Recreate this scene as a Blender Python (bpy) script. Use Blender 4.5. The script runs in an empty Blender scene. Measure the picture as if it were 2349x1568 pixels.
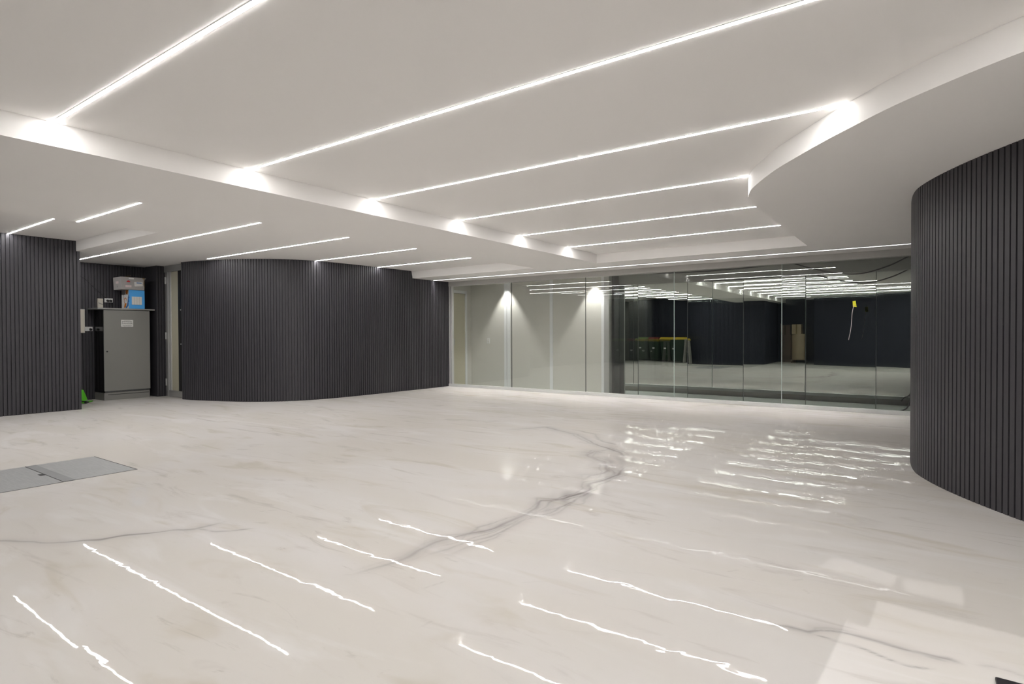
import bpy, bmesh, math, random
import numpy as np
from mathutils import Matrix, Vector

S = bpy.context.scene
C = S.collection
random.seed(4)
PI = math.pi

# ------------------------------------------------------------------ camera
cam_d = bpy.data.cameras.new('camera')
cam_d.sensor_width = 36.0
cam_d.lens = 1328.09 / 2349 * 36.0
cam_d.clip_start = 0.05
cam = bpy.data.objects.new('camera', cam_d)
C.objects.link(cam)
yaw, pitch, roll = math.radians(35.3033), math.radians(-0.7326), math.radians(-0.2068)
right = Vector((math.cos(yaw), math.sin(yaw), 0)); fwd = Vector((-math.sin(yaw), math.cos(yaw), 0)); up = Vector((0, 0, 1))
f2 = fwd * math.cos(pitch) + up * math.sin(pitch); u2 = up * math.cos(pitch) - fwd * math.sin(pitch)
r3 = right * math.cos(roll) + u2 * math.sin(roll); u3 = u2 * math.cos(roll) - right * math.sin(roll)
cam.matrix_world = Matrix(((r3.x, u3.x, -f2.x, 0), (r3.y, u3.y, -f2.y, 0), (r3.z, u3.z, -f2.z, 1.2), (0, 0, 0, 1)))
S.camera = cam

# ------------------------------------------------------------------ world, exposure, light levels
w = bpy.data.worlds.new('world'); S.world = w; w.use_nodes = True
w.node_tree.nodes['Background'].inputs[0].default_value = (0, 0, 0, 1)
w.node_tree.nodes['Background'].inputs[1].default_value = 0.0
S.view_settings.view_transform = 'Standard'
S.view_settings.look = 'None'
S.view_settings.exposure = 1.22
S.view_settings.gamma = 1.0
S.view_settings.use_curve_mapping = False
STRIP = 30.0                       # radiance of the ceiling light strips
STRIP_COLOUR = (1.0, 0.985, 0.965)
SPOT_W = 42.0                      # corridor downlights
S.cycles.use_denoising = True
S.cycles.caustics_reflective = False
S.cycles.caustics_refractive = False
S.cycles.max_bounces = 9
S.cycles.diffuse_bounces = 4
S.cycles.glossy_bounces = 6
S.cycles.transparent_max_bounces = 12
S.cycles.sample_clamp_indirect = 20.0

ZM, ZS, ZP = 2.585, 2.43, 2.75     # ceiling fields, dropped soffits, raised pocket
ZT = 2.95                          # top of the ceiling build-up
YF, YB = 10.235, 11.4              # front glazing, back glazing
YE = 9.04                          # where the dropped soffit by the glazing starts

# ------------------------------------------------------------------ materials
def mat(name, col, rough=0.5, metal=0.0, spec=0.5, noise=0.0, nscale=8.0, bump=0.0, bscale=60.0, stretch=None):
    m = bpy.data.materials.new(name); m.use_nodes = True
    nt = m.node_tree; b = nt.nodes['Principled BSDF']
    b.inputs['Base Color'].default_value = (*col, 1); b.inputs['Roughness'].default_value = rough
    b.inputs['Metallic'].default_value = metal; b.inputs['Specular IOR Level'].default_value = spec
    if noise or bump:
        tc = nt.nodes.new('ShaderNodeTexCoord'); mp = nt.nodes.new('ShaderNodeMapping')
        nt.links.new(tc.outputs['Object'], mp.inputs[0])
        if stretch: mp.inputs['Scale'].default_value = stretch
    if noise:
        n = nt.nodes.new('ShaderNodeTexNoise'); n.inputs['Scale'].default_value = nscale; n.inputs['Detail'].default_value = 4
        nt.links.new(mp.outputs[0], n.inputs['Vector'])
        mx = nt.nodes.new('ShaderNodeMix'); mx.data_type = 'RGBA'
        mx.inputs['A'].default_value = (*[c * (1 - noise) for c in col], 1); mx.inputs['B'].default_value = (*[min(1, c * (1 + noise)) for c in col], 1)
        nt.links.new(n.outputs['Fac'], mx.inputs['Factor']); nt.links.new(mx.outputs['Result'], b.inputs['Base Color'])
    if bump:
        n = nt.nodes.new('ShaderNodeTexNoise'); n.inputs['Scale'].default_value = bscale; n.inputs['Detail'].default_value = 3
        nt.links.new(mp.outputs[0], n.inputs['Vector'])
        bp = nt.nodes.new('ShaderNodeBump'); bp.inputs['Strength'].default_value = bump; bp.inputs['Distance'].default_value = 0.01
        nt.links.new(n.outputs['Fac'], bp.inputs['Height']); nt.links.new(bp.outputs[0], b.inputs['Normal'])
    return m

def emit(name, col, s):
    m = bpy.data.materials.new(name); m.use_nodes = True; nt = m.node_tree; nt.nodes.clear()
    o = nt.nodes.new('ShaderNodeOutputMaterial'); e = nt.nodes.new('ShaderNodeEmission')
    e.inputs[0].default_value = (*col, 1); e.inputs[1].default_value = s
    nt.links.new(e.outputs[0], o.inputs[0]); return m

def glass(name, tint, f0, dark=None, gl=(1, 1, 1)):
    """pane: Schlick mirror over clear (or, with dark, over an opaque dark backing)"""
    m = bpy.data.materials.new(name); m.use_nodes = True; nt = m.node_tree; nt.nodes.clear()
    N = nt.nodes.new; L = nt.links.new
    o = N('ShaderNodeOutputMaterial'); g = N('ShaderNodeNewGeometry')
    d = N('ShaderNodeVectorMath'); d.operation = 'DOT_PRODUCT'; L(g.outputs['Normal'], d.inputs[0]); L(g.outputs['Incoming'], d.inputs[1])
    a = N('ShaderNodeMath'); a.operation = 'ABSOLUTE'; L(d.outputs['Value'], a.inputs[0])
    s = N('ShaderNodeMath'); s.operation = 'SUBTRACT'; s.inputs[0].default_value = 1; L(a.outputs[0], s.inputs[1]); s.use_clamp = True
    p = N('ShaderNodeMath'); p.operation = 'POWER'; p.inputs[1].default_value = 5; L(s.outputs[0], p.inputs[0])
    q = N('ShaderNodeMath'); q.operation = 'MULTIPLY_ADD'; q.inputs[1].default_value = 1 - f0; q.inputs[2].default_value = f0; L(p.outputs[0], q.inputs[0])
    gs = N('ShaderNodeBsdfGlossy'); gs.inputs['Roughness'].default_value = 0.0; gs.inputs['Color'].default_value = (*gl, 1)
    if dark is None:
        b = N('ShaderNodeBsdfTransparent'); b.inputs[0].default_value = (*tint, 1)
    else:
        b = N('ShaderNodeBsdfDiffuse'); b.inputs[0].default_value = (*dark, 1)
    mx = N('ShaderNodeMixShader'); L(q.outputs[0], mx.inputs[0]); L(b.outputs[0], mx.inputs[1]); L(gs.outputs[0], mx.inputs[2])
    L(mx.outputs[0], o.inputs[0]); return m

M = {}
M['ceil'] = mat('ceiling_paint', (0.92, 0.90, 0.88), 0.7, noise=0.012, nscale=1.5, spec=0.2)
M['slat'] = mat('charcoal_slats', (0.047, 0.0445, 0.051), 0.42, noise=0.10, nscale=3.0, stretch=(6, 6, .5), spec=0.4)
M['rear'] = mat('rear_wall_paint', (0.026, 0.029, 0.040), 0.5, noise=0.15, nscale=2, spec=0.2)
M['black'] = mat('black_wall', (0.022, 0.021, 0.026), 0.4, noise=0.1, spec=0.3)
M['white'] = mat('white_plaster', (0.585, 0.575, 0.53), 0.6, noise=0.03, nscale=2.5, bump=0.05, bscale=25)
M['strip_white'] = mat('white_cover_strip', (0.72, 0.73, 0.73), 0.45)
M['cream'] = mat('cream_door', (0.52, 0.49, 0.38), 0.45, noise=0.02)
M['alu'] = mat('aluminium', (0.50, 0.50, 0.49), 0.35, 0.6, noise=0.04, nscale=20, stretch=(.3, 8, 8))
M['alu_light'] = mat('bright_aluminium', (0.72, 0.72, 0.71), 0.3, 0.3, noise=0.03)
M['alu_dark'] = mat('dark_aluminium', (0.10, 0.10, 0.10), 0.4, 0.3, noise=0.03)
M['silicone'] = mat('grey_silicone', (0.07, 0.075, 0.075), 0.5)
M['edge'] = mat('polished_glass_edge', (0.55, 0.62, 0.60), 0.2, noise=0.03)
M['glass'] = glass('clear_glazing', (0.975, 0.982, 0.972), 0.045)
M['mirror'] = glass('dark_glazing', (1, 1, 1), 0.54, dark=(0.004, 0.005, 0.006), gl=(0.93, 1.0, 0.95))
M['corr'] = mat('corridor_concrete', (0.50, 0.52, 0.50), 0.6, noise=0.1, nscale=4)
M['head'] = mat('dark_bulkhead_paint', (0.26, 0.27, 0.25), 0.6)
M['head_grey'] = mat('satin_grey_channel', (0.50, 0.49, 0.47), 0.5, spec=0.2, noise=0.03)
M['led'] = emit('strip_diffuser', STRIP_COLOUR, STRIP)
def narrow(name, col, peak, base, n):
    m = emit(name, col, 1.0); nt = m.node_tree; N = nt.nodes.new; L = nt.links.new
    g = N('ShaderNodeNewGeometry'); d = N('ShaderNodeVectorMath'); d.operation = 'DOT_PRODUCT'; d.inputs[0].default_value = (0, 0, -1); L(g.outputs['Incoming'], d.inputs[1])
    p = N('ShaderNodeMath'); p.operation = 'POWER'; mz = N('ShaderNodeMath'); mz.operation = 'MAXIMUM'; mz.inputs[1].default_value = 0.0; L(d.outputs['Value'], mz.inputs[0]); L(mz.outputs[0], p.inputs[0]); p.inputs[1].default_value = n
    q = N('ShaderNodeMath'); q.operation = 'MULTIPLY_ADD'; q.inputs[1].default_value = peak; q.inputs[2].default_value = base; L(p.outputs[0], q.inputs[0])
    e = [x for x in nt.nodes if x.type == 'EMISSION'][0]; L(q.outputs[0], e.inputs[1]); return m
M['led_narrow'] = narrow('narrow_beam_diffuser', STRIP_COLOUR, 230.0, 3.2, 7)
M['channel'] = mat('white_channel', (0.8, 0.8, 0.8), 0.4)
M['cab'] = mat('grey_powder_coat', (0.245, 0.24, 0.225), 0.38, noise=0.02, bump=0.04, bscale=150)
M['cab_side'] = mat('black_gloss_panel', (0.006, 0.006, 0.006), 0.12, noise=0.05)
M['plate'] = mat('galvanised_plate', (0.36, 0.36, 0.345), 0.4, 0.4, noise=0.05)
M['plastic_white'] = mat('white_plastic', (0.72, 0.72, 0.71), 0.35)
M['plastic_cream'] = mat('cream_plastic', (0.62, 0.58, 0.50), 0.4)
M['plastic_black'] = mat('black_plastic', (0.012, 0.012, 0.013), 0.4)
M['rubber'] = mat('black_rubber', (0.010, 0.008, 0.011), 0.6, noise=0.2, nscale=40)
M['carton'] = mat('grey_carton', (0.40, 0.38, 0.37), 0.6, noise=0.04)
M['tape'] = mat('brown_tape', (0.20, 0.14, 0.06), 0.4)
M['paper'] = mat('white_paper', (0.74, 0.73, 0.71), 0.6)
M['pink'] = mat('pink_paper', (0.66, 0.56, 0.55), 0.6)
M['red'] = mat('red_print', (0.55, 0.02, 0.03), 0.5)
M['blue'] = mat('blue_carton', (0.085, 0.44, 0.95), 0.45, noise=0.05, nscale=3)
M['blue2'] = mat('blue_print', (0.03, 0.16, 0.42), 0.5)
M['orange'] = mat('orange_print', (0.62, 0.20, 0.02), 0.5)
M['greyp'] = mat('grey_print', (0.32, 0.30, 0.30), 0.5)
M['ink'] = mat('black_ink', (0.03, 0.03, 0.03), 0.6)
M['green'] = mat('lime_plastic', (0.10, 0.52, 0.02), 0.35)
M['hatch'] = mat('brushed_hatch_steel', (0.31, 0.315, 0.315), 0.45, 0.15, noise=0.22, nscale=5, stretch=(1.2, 14, 1))
M['hatch_dark'] = mat('hatch_bar_steel', (0.22, 0.225, 0.225), 0.45, 0.15, noise=0.12, nscale=9)
M['gap'] = mat('black_gap', (0.03, 0.03, 0.03), 0.8)
M['yellow'] = mat('yellow_tag', (0.80, 0.78, 0.03), 0.4)
M['bin'] = mat('bin_green_plastic', (0.012, 0.028, 0.014), 0.5, noise=0.1)
M['lid_y'] = mat('bin_yellow_lid', (0.50, 0.36, 0.01), 0.5)
M['lid_g'] = mat('bin_green_lid', (0.12, 0.20, 0.04), 0.5)
M['lid_r'] = mat('bin_red_lid', (0.16, 0.02, 0.02), 0.5)
M['board'] = mat('brown_cardboard', (0.42, 0.33, 0.22), 0.7, noise=0.05)
M['trestle'] = mat('trestle_timber', (0.22, 0.21, 0.19), 0.6, noise=0.1)

# ------------------------------------------------------------------ mesh helpers
class MB:
    def __init__(s): s.v = []; s.f = []; s.mi = []; s.cur = 0
    def box(s, a, b):
        x0, y0, z0 = a; x1, y1, z1 = b; n = len(s.v)
        s.v += [(x0, y0, z0), (x1, y0, z0), (x1, y1, z0), (x0, y1, z0), (x0, y0, z1), (x1, y0, z1), (x1, y1, z1), (x0, y1, z1)]
        s.f += [tuple(n + i for i in q) for q in ((0, 3, 2, 1), (4, 5, 6, 7), (0, 1, 5, 4), (1, 2, 6, 5), (2, 3, 7, 6), (3, 0, 4, 7))]; return s
    def hexa(s, pts):                                   # 8 corners, bottom ring then top ring
        n = len(s.v); s.v += [tuple(p) for p in pts]
        s.f += [tuple(n + i for i in q) for q in ((0, 3, 2, 1), (4, 5, 6, 7), (0, 1, 5, 4), (1, 2, 6, 5), (2, 3, 7, 6), (3, 0, 4, 7))]; return s
    def prism(s, poly, z0, z1, cap=True):               # counter-clockwise outline
        n = len(s.v); k = len(poly)
        s.v += [(x, y, z0) for x, y in poly] + [(x, y, z1) for x, y in poly]
        for i in range(k):
            j = (i + 1) % k; s.f.append((n + i, n + j, n + k + j, n + k + i))
        if cap: s.f.append(tuple(n + i for i in reversed(range(k)))); s.f.append(tuple(n + k + i for i in range(k)))
        return s
    def tube(s, pts, r, seg=8, taper=None):
        pts = [Vector(p) for p in pts]; n0 = len(s.v)
        for i, p in enumerate(pts):
            d = (pts[min(i + 1, len(pts) - 1)] - pts[max(i - 1, 0)]).normalized()
            a = d.cross(Vector((0, 0, 1)));
            if a.length < 1e-3: a = d.cross(Vector((1, 0, 0)))
            a.normalize(); b = d.cross(a); rr = r if taper is None else taper[i]
            for k in range(seg):
                t = 2 * PI * k / seg; s.v.append(tuple(p + a * math.cos(t) * rr + b * math.sin(t) * rr))
        for i in range(len(pts) - 1):
            for k in range(seg):
                k2 = (k + 1) % seg; s.f.append((n0 + i * seg + k, n0 + i * seg + k2, n0 + (i + 1) * seg + k2, n0 + (i + 1) * seg + k))
        s.f.append(tuple(n0 + k for k in reversed(range(seg)))); e = n0 + (len(pts) - 1) * seg; s.f.append(tuple(e + k for k in range(seg)))
        return s
    def build(s, name, m, parent=None, bevel=0.0, smooth=False):
        me = bpy.data.meshes.new(name); me.from_pydata(s.v, [], s.f); me.materials.append(m); me.update()
        if smooth: me.polygons.foreach_set('use_smooth', [True] * len(me.polygons))
        o = bpy.data.objects.new(name, me); C.objects.link(o)
        if parent:
            o.parent = parent; o.matrix_parent_inverse = Matrix.Translation(-parent.location)
        if bevel:
            b = o.modifiers.new('bevel', 'BEVEL'); b.width = bevel; b.segments = 2; b.limit_method = 'ANGLE'
        return o

def tag(o, label, cat, group=None):
    o['label'] = label; o['category'] = cat
    if group: o['group'] = group
    return o
def thing(name, loc, label, cat, group=None):
    o = bpy.data.objects.new(name, None); o.location = loc; o.empty_display_size = 0.1; C.objects.link(o)
    return tag(o, label, cat, group)
def struct(o, label=None, cat=None):
    o['kind'] = 'structure'
    if label: o['label'] = label
    if cat: o['category'] = cat
    return o

def resample(path, step):
    """Catmull-Rom through the path, even spacing"""
    P = [Vector((*p, 0)) for p in path]; P = [2 * P[0] - P[1]] + P + [2 * P[-1] - P[-2]]; out = []
    for i in range(1, len(P) - 2):
        a, b, c, d = P[i - 1:i + 3]; n = max(2, int((c - b).length / 0.004))
        t0 = 0; t1 = t0 + (b - a).length ** .5; t2 = t1 + (c - b).length ** .5; t3 = t2 + (d - c).length ** .5
        for k in range(n):
            t = t1 + (t2 - t1) * k / n
            A1 = a * ((t1 - t) / (t1 - t0)) + b * ((t - t0) / (t1 - t0)); A2 = b * ((t2 - t) / (t2 - t1)) + c * ((t - t1) / (t2 - t1)); A3 = c * ((t3 - t) / (t3 - t2)) + d * ((t - t2) / (t3 - t2))
            B1 = A1 * ((t2 - t) / (t2 - t0)) + A2 * ((t - t0) / (t2 - t0)); B2 = A2 * ((t3 - t) / (t3 - t1)) + A3 * ((t - t1) / (t3 - t1))
            out.append(B1 * ((t2 - t) / (t2 - t1)) + B2 * ((t - t1) / (t2 - t1)))
    out.append(P[-2]); s = [0]
    for i in range(1, len(out)): s.append(s[-1] + (out[i] - out[i - 1]).length)
    return out, s
def at_s(out, s, x):
    i = max(1, min(len(s) - 1, int(np.searchsorted(s, x)))); t = (x - s[i - 1]) / max(1e-9, s[i] - s[i - 1])
    p = out[i - 1].lerp(out[i], t); d = (out[i] - out[i - 1]).normalized(); return p, d
def slat_wall(name, path, side, ztop, m, period=0.05, slat=0.037, depth=0.016, thick=0.12, z0=0.0):
    """battened panel wall: flat slats with dark grooves; side=+1 puts the room on the left of the path"""
    out, s = resample(path, period); L = s[-1]; front = []; x = 0
    while x < L:
        for dx, off in ((0, 0), (slat, 0), (slat + 0.002, -depth), (period - 0.002, -depth)):
            xx = min(x + dx, L); p, d = at_s(out, s, xx); n = Vector((-d.y, d.x, 0)) * side
            front.append((p + n * off, n))
            if xx >= L: break
        x += period
    p, d = at_s(out, s, L); n = Vector((-d.y, d.x, 0)) * side; front.append((p, n))
    mb = MB(); k = len(front)
    zt = [ztop(p) if callable(ztop) else ztop for p, n in front]
    mb.v = [(p.x, p.y, z0) for p, n in front] + [(p.x, p.y, z) for (p, n), z in zip(front, zt)] + \
           [tuple((p - n * thick).xy) + (z0,) for p, n in front] + [tuple((p - n * thick).xy) + (z,) for (p, n), z in zip(front, zt)]
    for i in range(k - 1):
        for q in ((i, i + 1, k + i + 1, k + i), (2 * k + i + 1, 2 * k + i, 3 * k + i, 3 * k + i + 1), (k + i, k + i + 1, 3 * k + i + 1, 3 * k + i)):
            mb.f.append(q if side < 0 else tuple(reversed(q)))
    for i in (0, k - 1):
        q = (i, k + i, 3 * k + i, 2 * k + i); mb.f.append(q)
    return struct(mb.build(name, m))

# ------------------------------------------------------------------ floor: poured marble epoxy
def floor_material():
    m = bpy.data.materials.new('marbled_epoxy'); m.use_nodes = True; nt = m.node_tree; N = nt.nodes.new; L = nt.links.new
    b = nt.nodes['Principled BSDF']; tc = N('ShaderNodeTexCoord')
    def noise(scale, rot, sc, detail=4, dist=0.0, rough=0.5):
        mp = N('ShaderNodeMapping'); mp.inputs['Scale'].default_value = sc; mp.inputs['Rotation'].default_value = (0, 0, rot)
        L(tc.outputs['Object'], mp.inputs[0]); n = N('ShaderNodeTexNoise'); n.inputs['Scale'].default_value = scale; n.inputs['Detail'].default_value = detail
        n.inputs['Distortion'].default_value = dist; n.inputs['Roughness'].default_value = rough; L(mp.outputs[0], n.inputs['Vector']); return n
    def ramp(src, a, c, lo=0.0, hi=1.0):
        r = N('ShaderNodeMapRange'); r.inputs['From Min'].default_value = a; r.inputs['From Max'].default_value = c
        r.inputs['To Min'].default_value = lo; r.inputs['To Max'].default_value = hi; r.interpolation_type = 'SMOOTHSTEP'; L(src, r.inputs['Value']); return r.outputs[0]
    def mix(fac, A, col):
        x = N('ShaderNodeMix'); x.data_type = 'RGBA'; L(fac, x.inputs['Factor'])
        if isinstance(A, tuple): x.inputs['A'].default_value = (*A, 1)
        else: L(A, x.inputs['A'])
        x.inputs['B'].default_value = (*col, 1); return x.outputs['Result']
    n1 = noise(0.55, 0.5, (1, 2.2, 1), 3, 0.8); c = mix(ramp(n1.outputs[0], 0.35, 0.65), (0.60, 0.577, 0.558), (0.575, 0.546, 0.51))
    n2 = noise(1.1, -0.35, (0.8, 2.6, 1), 4, 1.2); c = mix(ramp(n2.outputs[0], 0.56, 0.72, 0, 0.55), c, (0.475, 0.43, 0.36))
    n3 = noise(1.3, 0.15, (0.7, 3.0, 1), 5, 1.6, 0.6); c = mix(ramp(n3.outputs[0], 0.55, 0.76, 0, 0.5), c, (0.39, 0.355, 0.33))
    n4 = noise(1.7, 0.25, (0.7, 2.3, 1), 6, 3.0, 0.65); nm = noise(0.35, 0.0, (1, 1, 1), 2)
    mk = N('ShaderNodeMath'); mk.operation = 'MULTIPLY'; L(ramp(n4.outputs[0], 0.60, 0.74, 0, 0.34), mk.inputs[0]); L(ramp(nm.outputs[0], 0.46, 0.62), mk.inputs[1])
    c = mix(mk.outputs[0], c, (0.27, 0.24, 0.21))
    n5 = noise(0.9, 0.6, (0.6, 2.4, 1), 4, 1.4); c = mix(ramp(n5.outputs[0], 0.55, 0.7, 0, 0.5), c, (0.66, 0.645, 0.635))
    a1 = N('ShaderNodeAttribute'); a1.attribute_name = 'haze'; c = mix(a1.outputs['Fac'], c, (0.33, 0.305, 0.30))
    a2 = N('ShaderNodeAttribute'); a2.attribute_name = 'vein'; c = mix(a2.outputs['Fac'], c, (0.15, 0.135, 0.13))
    nt.nodes.remove(b)
    # slow waves of the poured coat, a fine ripple in patches
    w1 = noise(1.6, 0.4, (1, 1, 1), 2); w2 = noise(6.5, 0.2, (1, 1.4, 1), 1.6, 0.6, 0.4); w3 = noise(55.0, 0.0, (1, 1, 1), 1)
    pm = noise(0.5, 0, (1, 1, 1), 2); pr = ramp(pm.outputs[0], 0.54, 0.70, 0.002, 0.045)
    k1 = N('ShaderNodeMath'); k1.operation = 'MULTIPLY'; k1.inputs[1].default_value = 1.1; L(w1.outputs[0], k1.inputs[0])
    k2 = N('ShaderNodeMath'); k2.operation = 'MULTIPLY_ADD'; k2.inputs[1].default_value = 0.62; L(w2.outputs[0], k2.inputs[0]); L(k1.outputs[0], k2.inputs[2])
    k3 = N('ShaderNodeMath'); k3.operation = 'MULTIPLY'; L(w3.outputs[0], k3.inputs[0]); L(pr, k3.inputs[1])
    k4 = N('ShaderNodeMath'); k4.operation = 'ADD'; L(k2.outputs[0], k4.inputs[0]); L(k3.outputs[0], k4.inputs[1])
    bp = N('ShaderNodeBump'); bp.inputs['Strength'].default_value = 1.0; bp.inputs['Distance'].default_value = 0.00045
    L(k4.outputs[0], bp.inputs['Height'])
    # satin-gloss topcoat over the marbled body
    g = N('ShaderNodeNewGeometry'); d = N('ShaderNodeVectorMath'); d.operation = 'DOT_PRODUCT'; L(bp.outputs[0], d.inputs[0]); L(g.outputs['Incoming'], d.inputs[1])
    a = N('ShaderNodeMath'); a.operation = 'ABSOLUTE'; L(d.outputs['Value'], a.inputs[0])
    q = N('ShaderNodeMath'); q.operation = 'SUBTRACT'; q.inputs[0].default_value = 1; q.use_clamp = True; L(a.outputs[0], q.inputs[1])
    p = N('ShaderNodeMath'); p.operation = 'POWER'; p.inputs[1].default_value = 4.5; L(q.outputs[0], p.inputs[0])
    f = N('ShaderNodeMath'); f.operation = 'MULTIPLY_ADD'; f.inputs[1].default_value = 0.30; f.inputs[2].default_value = 0.036; L(p.outputs[0], f.inputs[0])
    df = N('ShaderNodeBsdfDiffuse'); L(c, df.inputs['Color']); gl = N('ShaderNodeBsdfGlossy'); gl.inputs['Roughness'].default_value = 0.012
    L(bp.outputs[0], gl.inputs['Normal']); mx = N('ShaderNodeMixShader'); L(f.outputs[0], mx.inputs[0]); L(df.outputs[0], mx.inputs[1]); L(gl.outputs[0], mx.inputs[2])
    out = [x for x in nt.nodes if x.type == 'OUTPUT_MATERIAL'][0]; L(mx.outputs[0], out.inputs[0])
    return m

def vein_fields(X, Y):
    rng = np.random.RandomState(3)
    wx = sum(np.sin(X * a + Y * b_ + c) * d for a, b_, c, d in [(9, 4, 0, .012), (-5, 11, 1, .014), (21, 17, 2, .006), (-31, 23, 4, .004), (60, -40, 5, .0016)])
    wy = sum(np.sin(X * a + Y * b_ + c) * d for a, b_, c, d in [(4, -9, 3, .014), (12, 5, 2, .012), (-19, 22, 1, .006), (27, 33, 0, .004), (44, 51, 2, .0016)])
    X = X + wx; Y = Y + wy
    def dist(V):
        D = np.full(X.shape, 9.0); T = np.zeros(X.shape); n = len(V) - 1
        for i in range(n):
            ax, ay = V[i]; bx, by = V[i + 1]; dx, dy = bx - ax, by - ay; q = dx * dx + dy * dy
            h = np.clip(((X - ax) * dx + (Y - ay) * dy) / q, 0, 1); d = np.hypot(X - ax - dx * h, Y - ay - dy * h)
            u = d < D; D = np.where(u, d, D); T = np.where(u, (i + h) / n, T)
        return D, T
    V1 = [(-4.3, 5.9), (-3.944, 6.346), (-3.644, 6.223), (-3.387, 6.093), (-3.142, 5.908), (-2.894, 5.692), (-2.668, 5.497), (-2.462, 5.369), (-2.164, 5.025)]
    V1b = [(-3.6, 6.4), (-3.2, 6.25), (-2.95, 5.9), (-2.7, 5.75)]
    V2 = [(-2.164, 5.025), (-2.166, 4.77), (-2.149, 4.624), (-2.132, 4.376), (-2.159, 4.169), (-2.101, 3.985), (-2.104, 3.653), (-2.23, 3.526), (-2.184, 3.34), (-2.163, 3.201), (-2.147, 3.003), (-2.203, 2.803), (-2.253, 2.654), (-2.258, 2.543), (-2.265, 2.402), (-2.27, 2.203), (-2.281, 2.058), (-2.32, 1.93)]
    V3 = [(-2.668, 5.497), (-2.739, 5.339), (-2.67, 5.101), (-2.515, 4.966), (-2.378, 4.835), (-2.26, 4.646), (-2.253, 4.514), (-2.31, 4.381), (-2.228, 4.172)]
    V4 = [(-2.101, 3.985), (-2.012, 3.649), (-2.049, 3.495), (-2.031, 3.292), (-2.078, 3.126), (-2.105, 2.852), (-2.129, 2.606), (-2.152, 2.423), (-2.195, 2.226)]
    V5 = [(-4.7, 0.8), (-4.404, 1.02), (-4.296, 1.113), (-4.07, 1.235), (-3.954, 1.359), (-3.894, 1.508), (-3.773, 1.677), (-3.678, 1.762), (-3.663, 1.862), (-3.665, 1.975)]
    V6 = [(-3.678, 1.762), (-3.505, 1.834), (-3.367, 2.007)]
    V7 = [(-0.534, 2.549), (-0.446, 2.571), (-0.365, 2.564), (-0.317, 2.614), (-0.229, 2.655), (-0.14, 2.648), (-0.062, 2.634), (-0.001, 2.64), (0.051, 2.645), (0.102, 2.618)]
    V8 = [(-0.365, 2.564), (-0.263, 2.543), (-0.148, 2.531), (-0.04, 2.522), (0.024, 2.54)]
    V9 = [(0.152, 2.636), (0.214, 2.66), (0.262, 2.664), (0.36, 2.64)]
    vein = np.zeros(X.shape); haze = np.zeros(X.shape)
    br = 0.55 + 0.45 * np.sin(X * 3.1 + Y * 2.3) * np.sin(Y * 4.7 - X * 1.3)
    for V, wd, st, hz, hs in ((V1, .011, .55, .10, .25), (V1b, .010, .5, .05, .15), (V2, .010, .8, .07, .4), (V3, .009, .6, .12, .38), (V4, .006, .6, .05, .25), (V5, .011, .9, .06, .22), (V6, .007, .6, .03, .14), (V7, .007, .8, .018, .35), (V8, .004, .6, .014, .25), (V9, .006, .35, .03, .15)):
        D, T = dist(V); e = np.minimum(1, np.minimum(T, 1 - T) * 7 + .15)
        wv = wd * (0.6 + 0.8 * np.abs(np.sin(T * 9 + wd * 900)))
        vein = np.maximum(vein, np.exp(-(D / wv) ** 2) * st * e * br.clip(.35, 1)); haze = np.maximum(haze, np.exp(-(D / hz) ** 2) * hs * e)
    # wandering side strands that braid around the long vein
    for q, (V, n_, am) in enumerate(((V1, 1, .05), (V2, 3, .045), (V3, 3, .06), (V4, 2, .045), (V7, 1, .02))):
        for j in range(n_):
            ph = q * 1.7 + j * 2.1; Vs = [(x + am * math.sin(i * 1.1 + ph) * (1 + .4 * j), y + am * math.cos(i * .9 + ph * 1.3)) for i, (x, y) in enumerate(V)]
            D, T = dist(Vs); e = np.minimum(1, np.minimum(T, 1 - T) * 5)
            vein = np.maximum(vein, np.exp(-(D / (.004 + .003 * np.abs(np.sin(T * 13 + j)))) ** 2) * .42 * e * br.clip(.2, 1)); haze = np.maximum(haze, np.exp(-(D / .035) ** 2) * .26 * e)
    # smoky body between the two strands of the long vein
    for cx, cy, rx, ry, a in ((-2.1, 3.75, .12, .34, .62), (-2.1, 3.3, .07, .2, .42), (-2.42, 5.0, .22, .26, .42), (-2.2, 4.6, .10, .35, .36), (-2.16, 4.2, .09, .2, .3), (-2.23, 2.9, .04, .15, .3)):
        haze = np.maximum(haze, 1.25 * a * np.exp(-((X - cx) / rx) ** 2 - ((Y - cy) / ry) ** 2) * (0.7 + .3 * np.sin(X * 40 + Y * 25)))
    # short scratches and scuffs
    for i in range(46):
        sx, sy = rng.uniform(-4.4, 0.2), rng.uniform(1.6, 6.2); an = rng.uniform(0, PI); ln = rng.uniform(.03, .12)
        D, T = dist([(sx, sy), (sx + math.cos(an) * ln, sy + math.sin(an) * ln)]); vein = np.maximum(vein, np.exp(-(D / .004) ** 2) * rng.uniform(.05, .2))
    return vein.clip(0, 1), haze.clip(0, 1)

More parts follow.
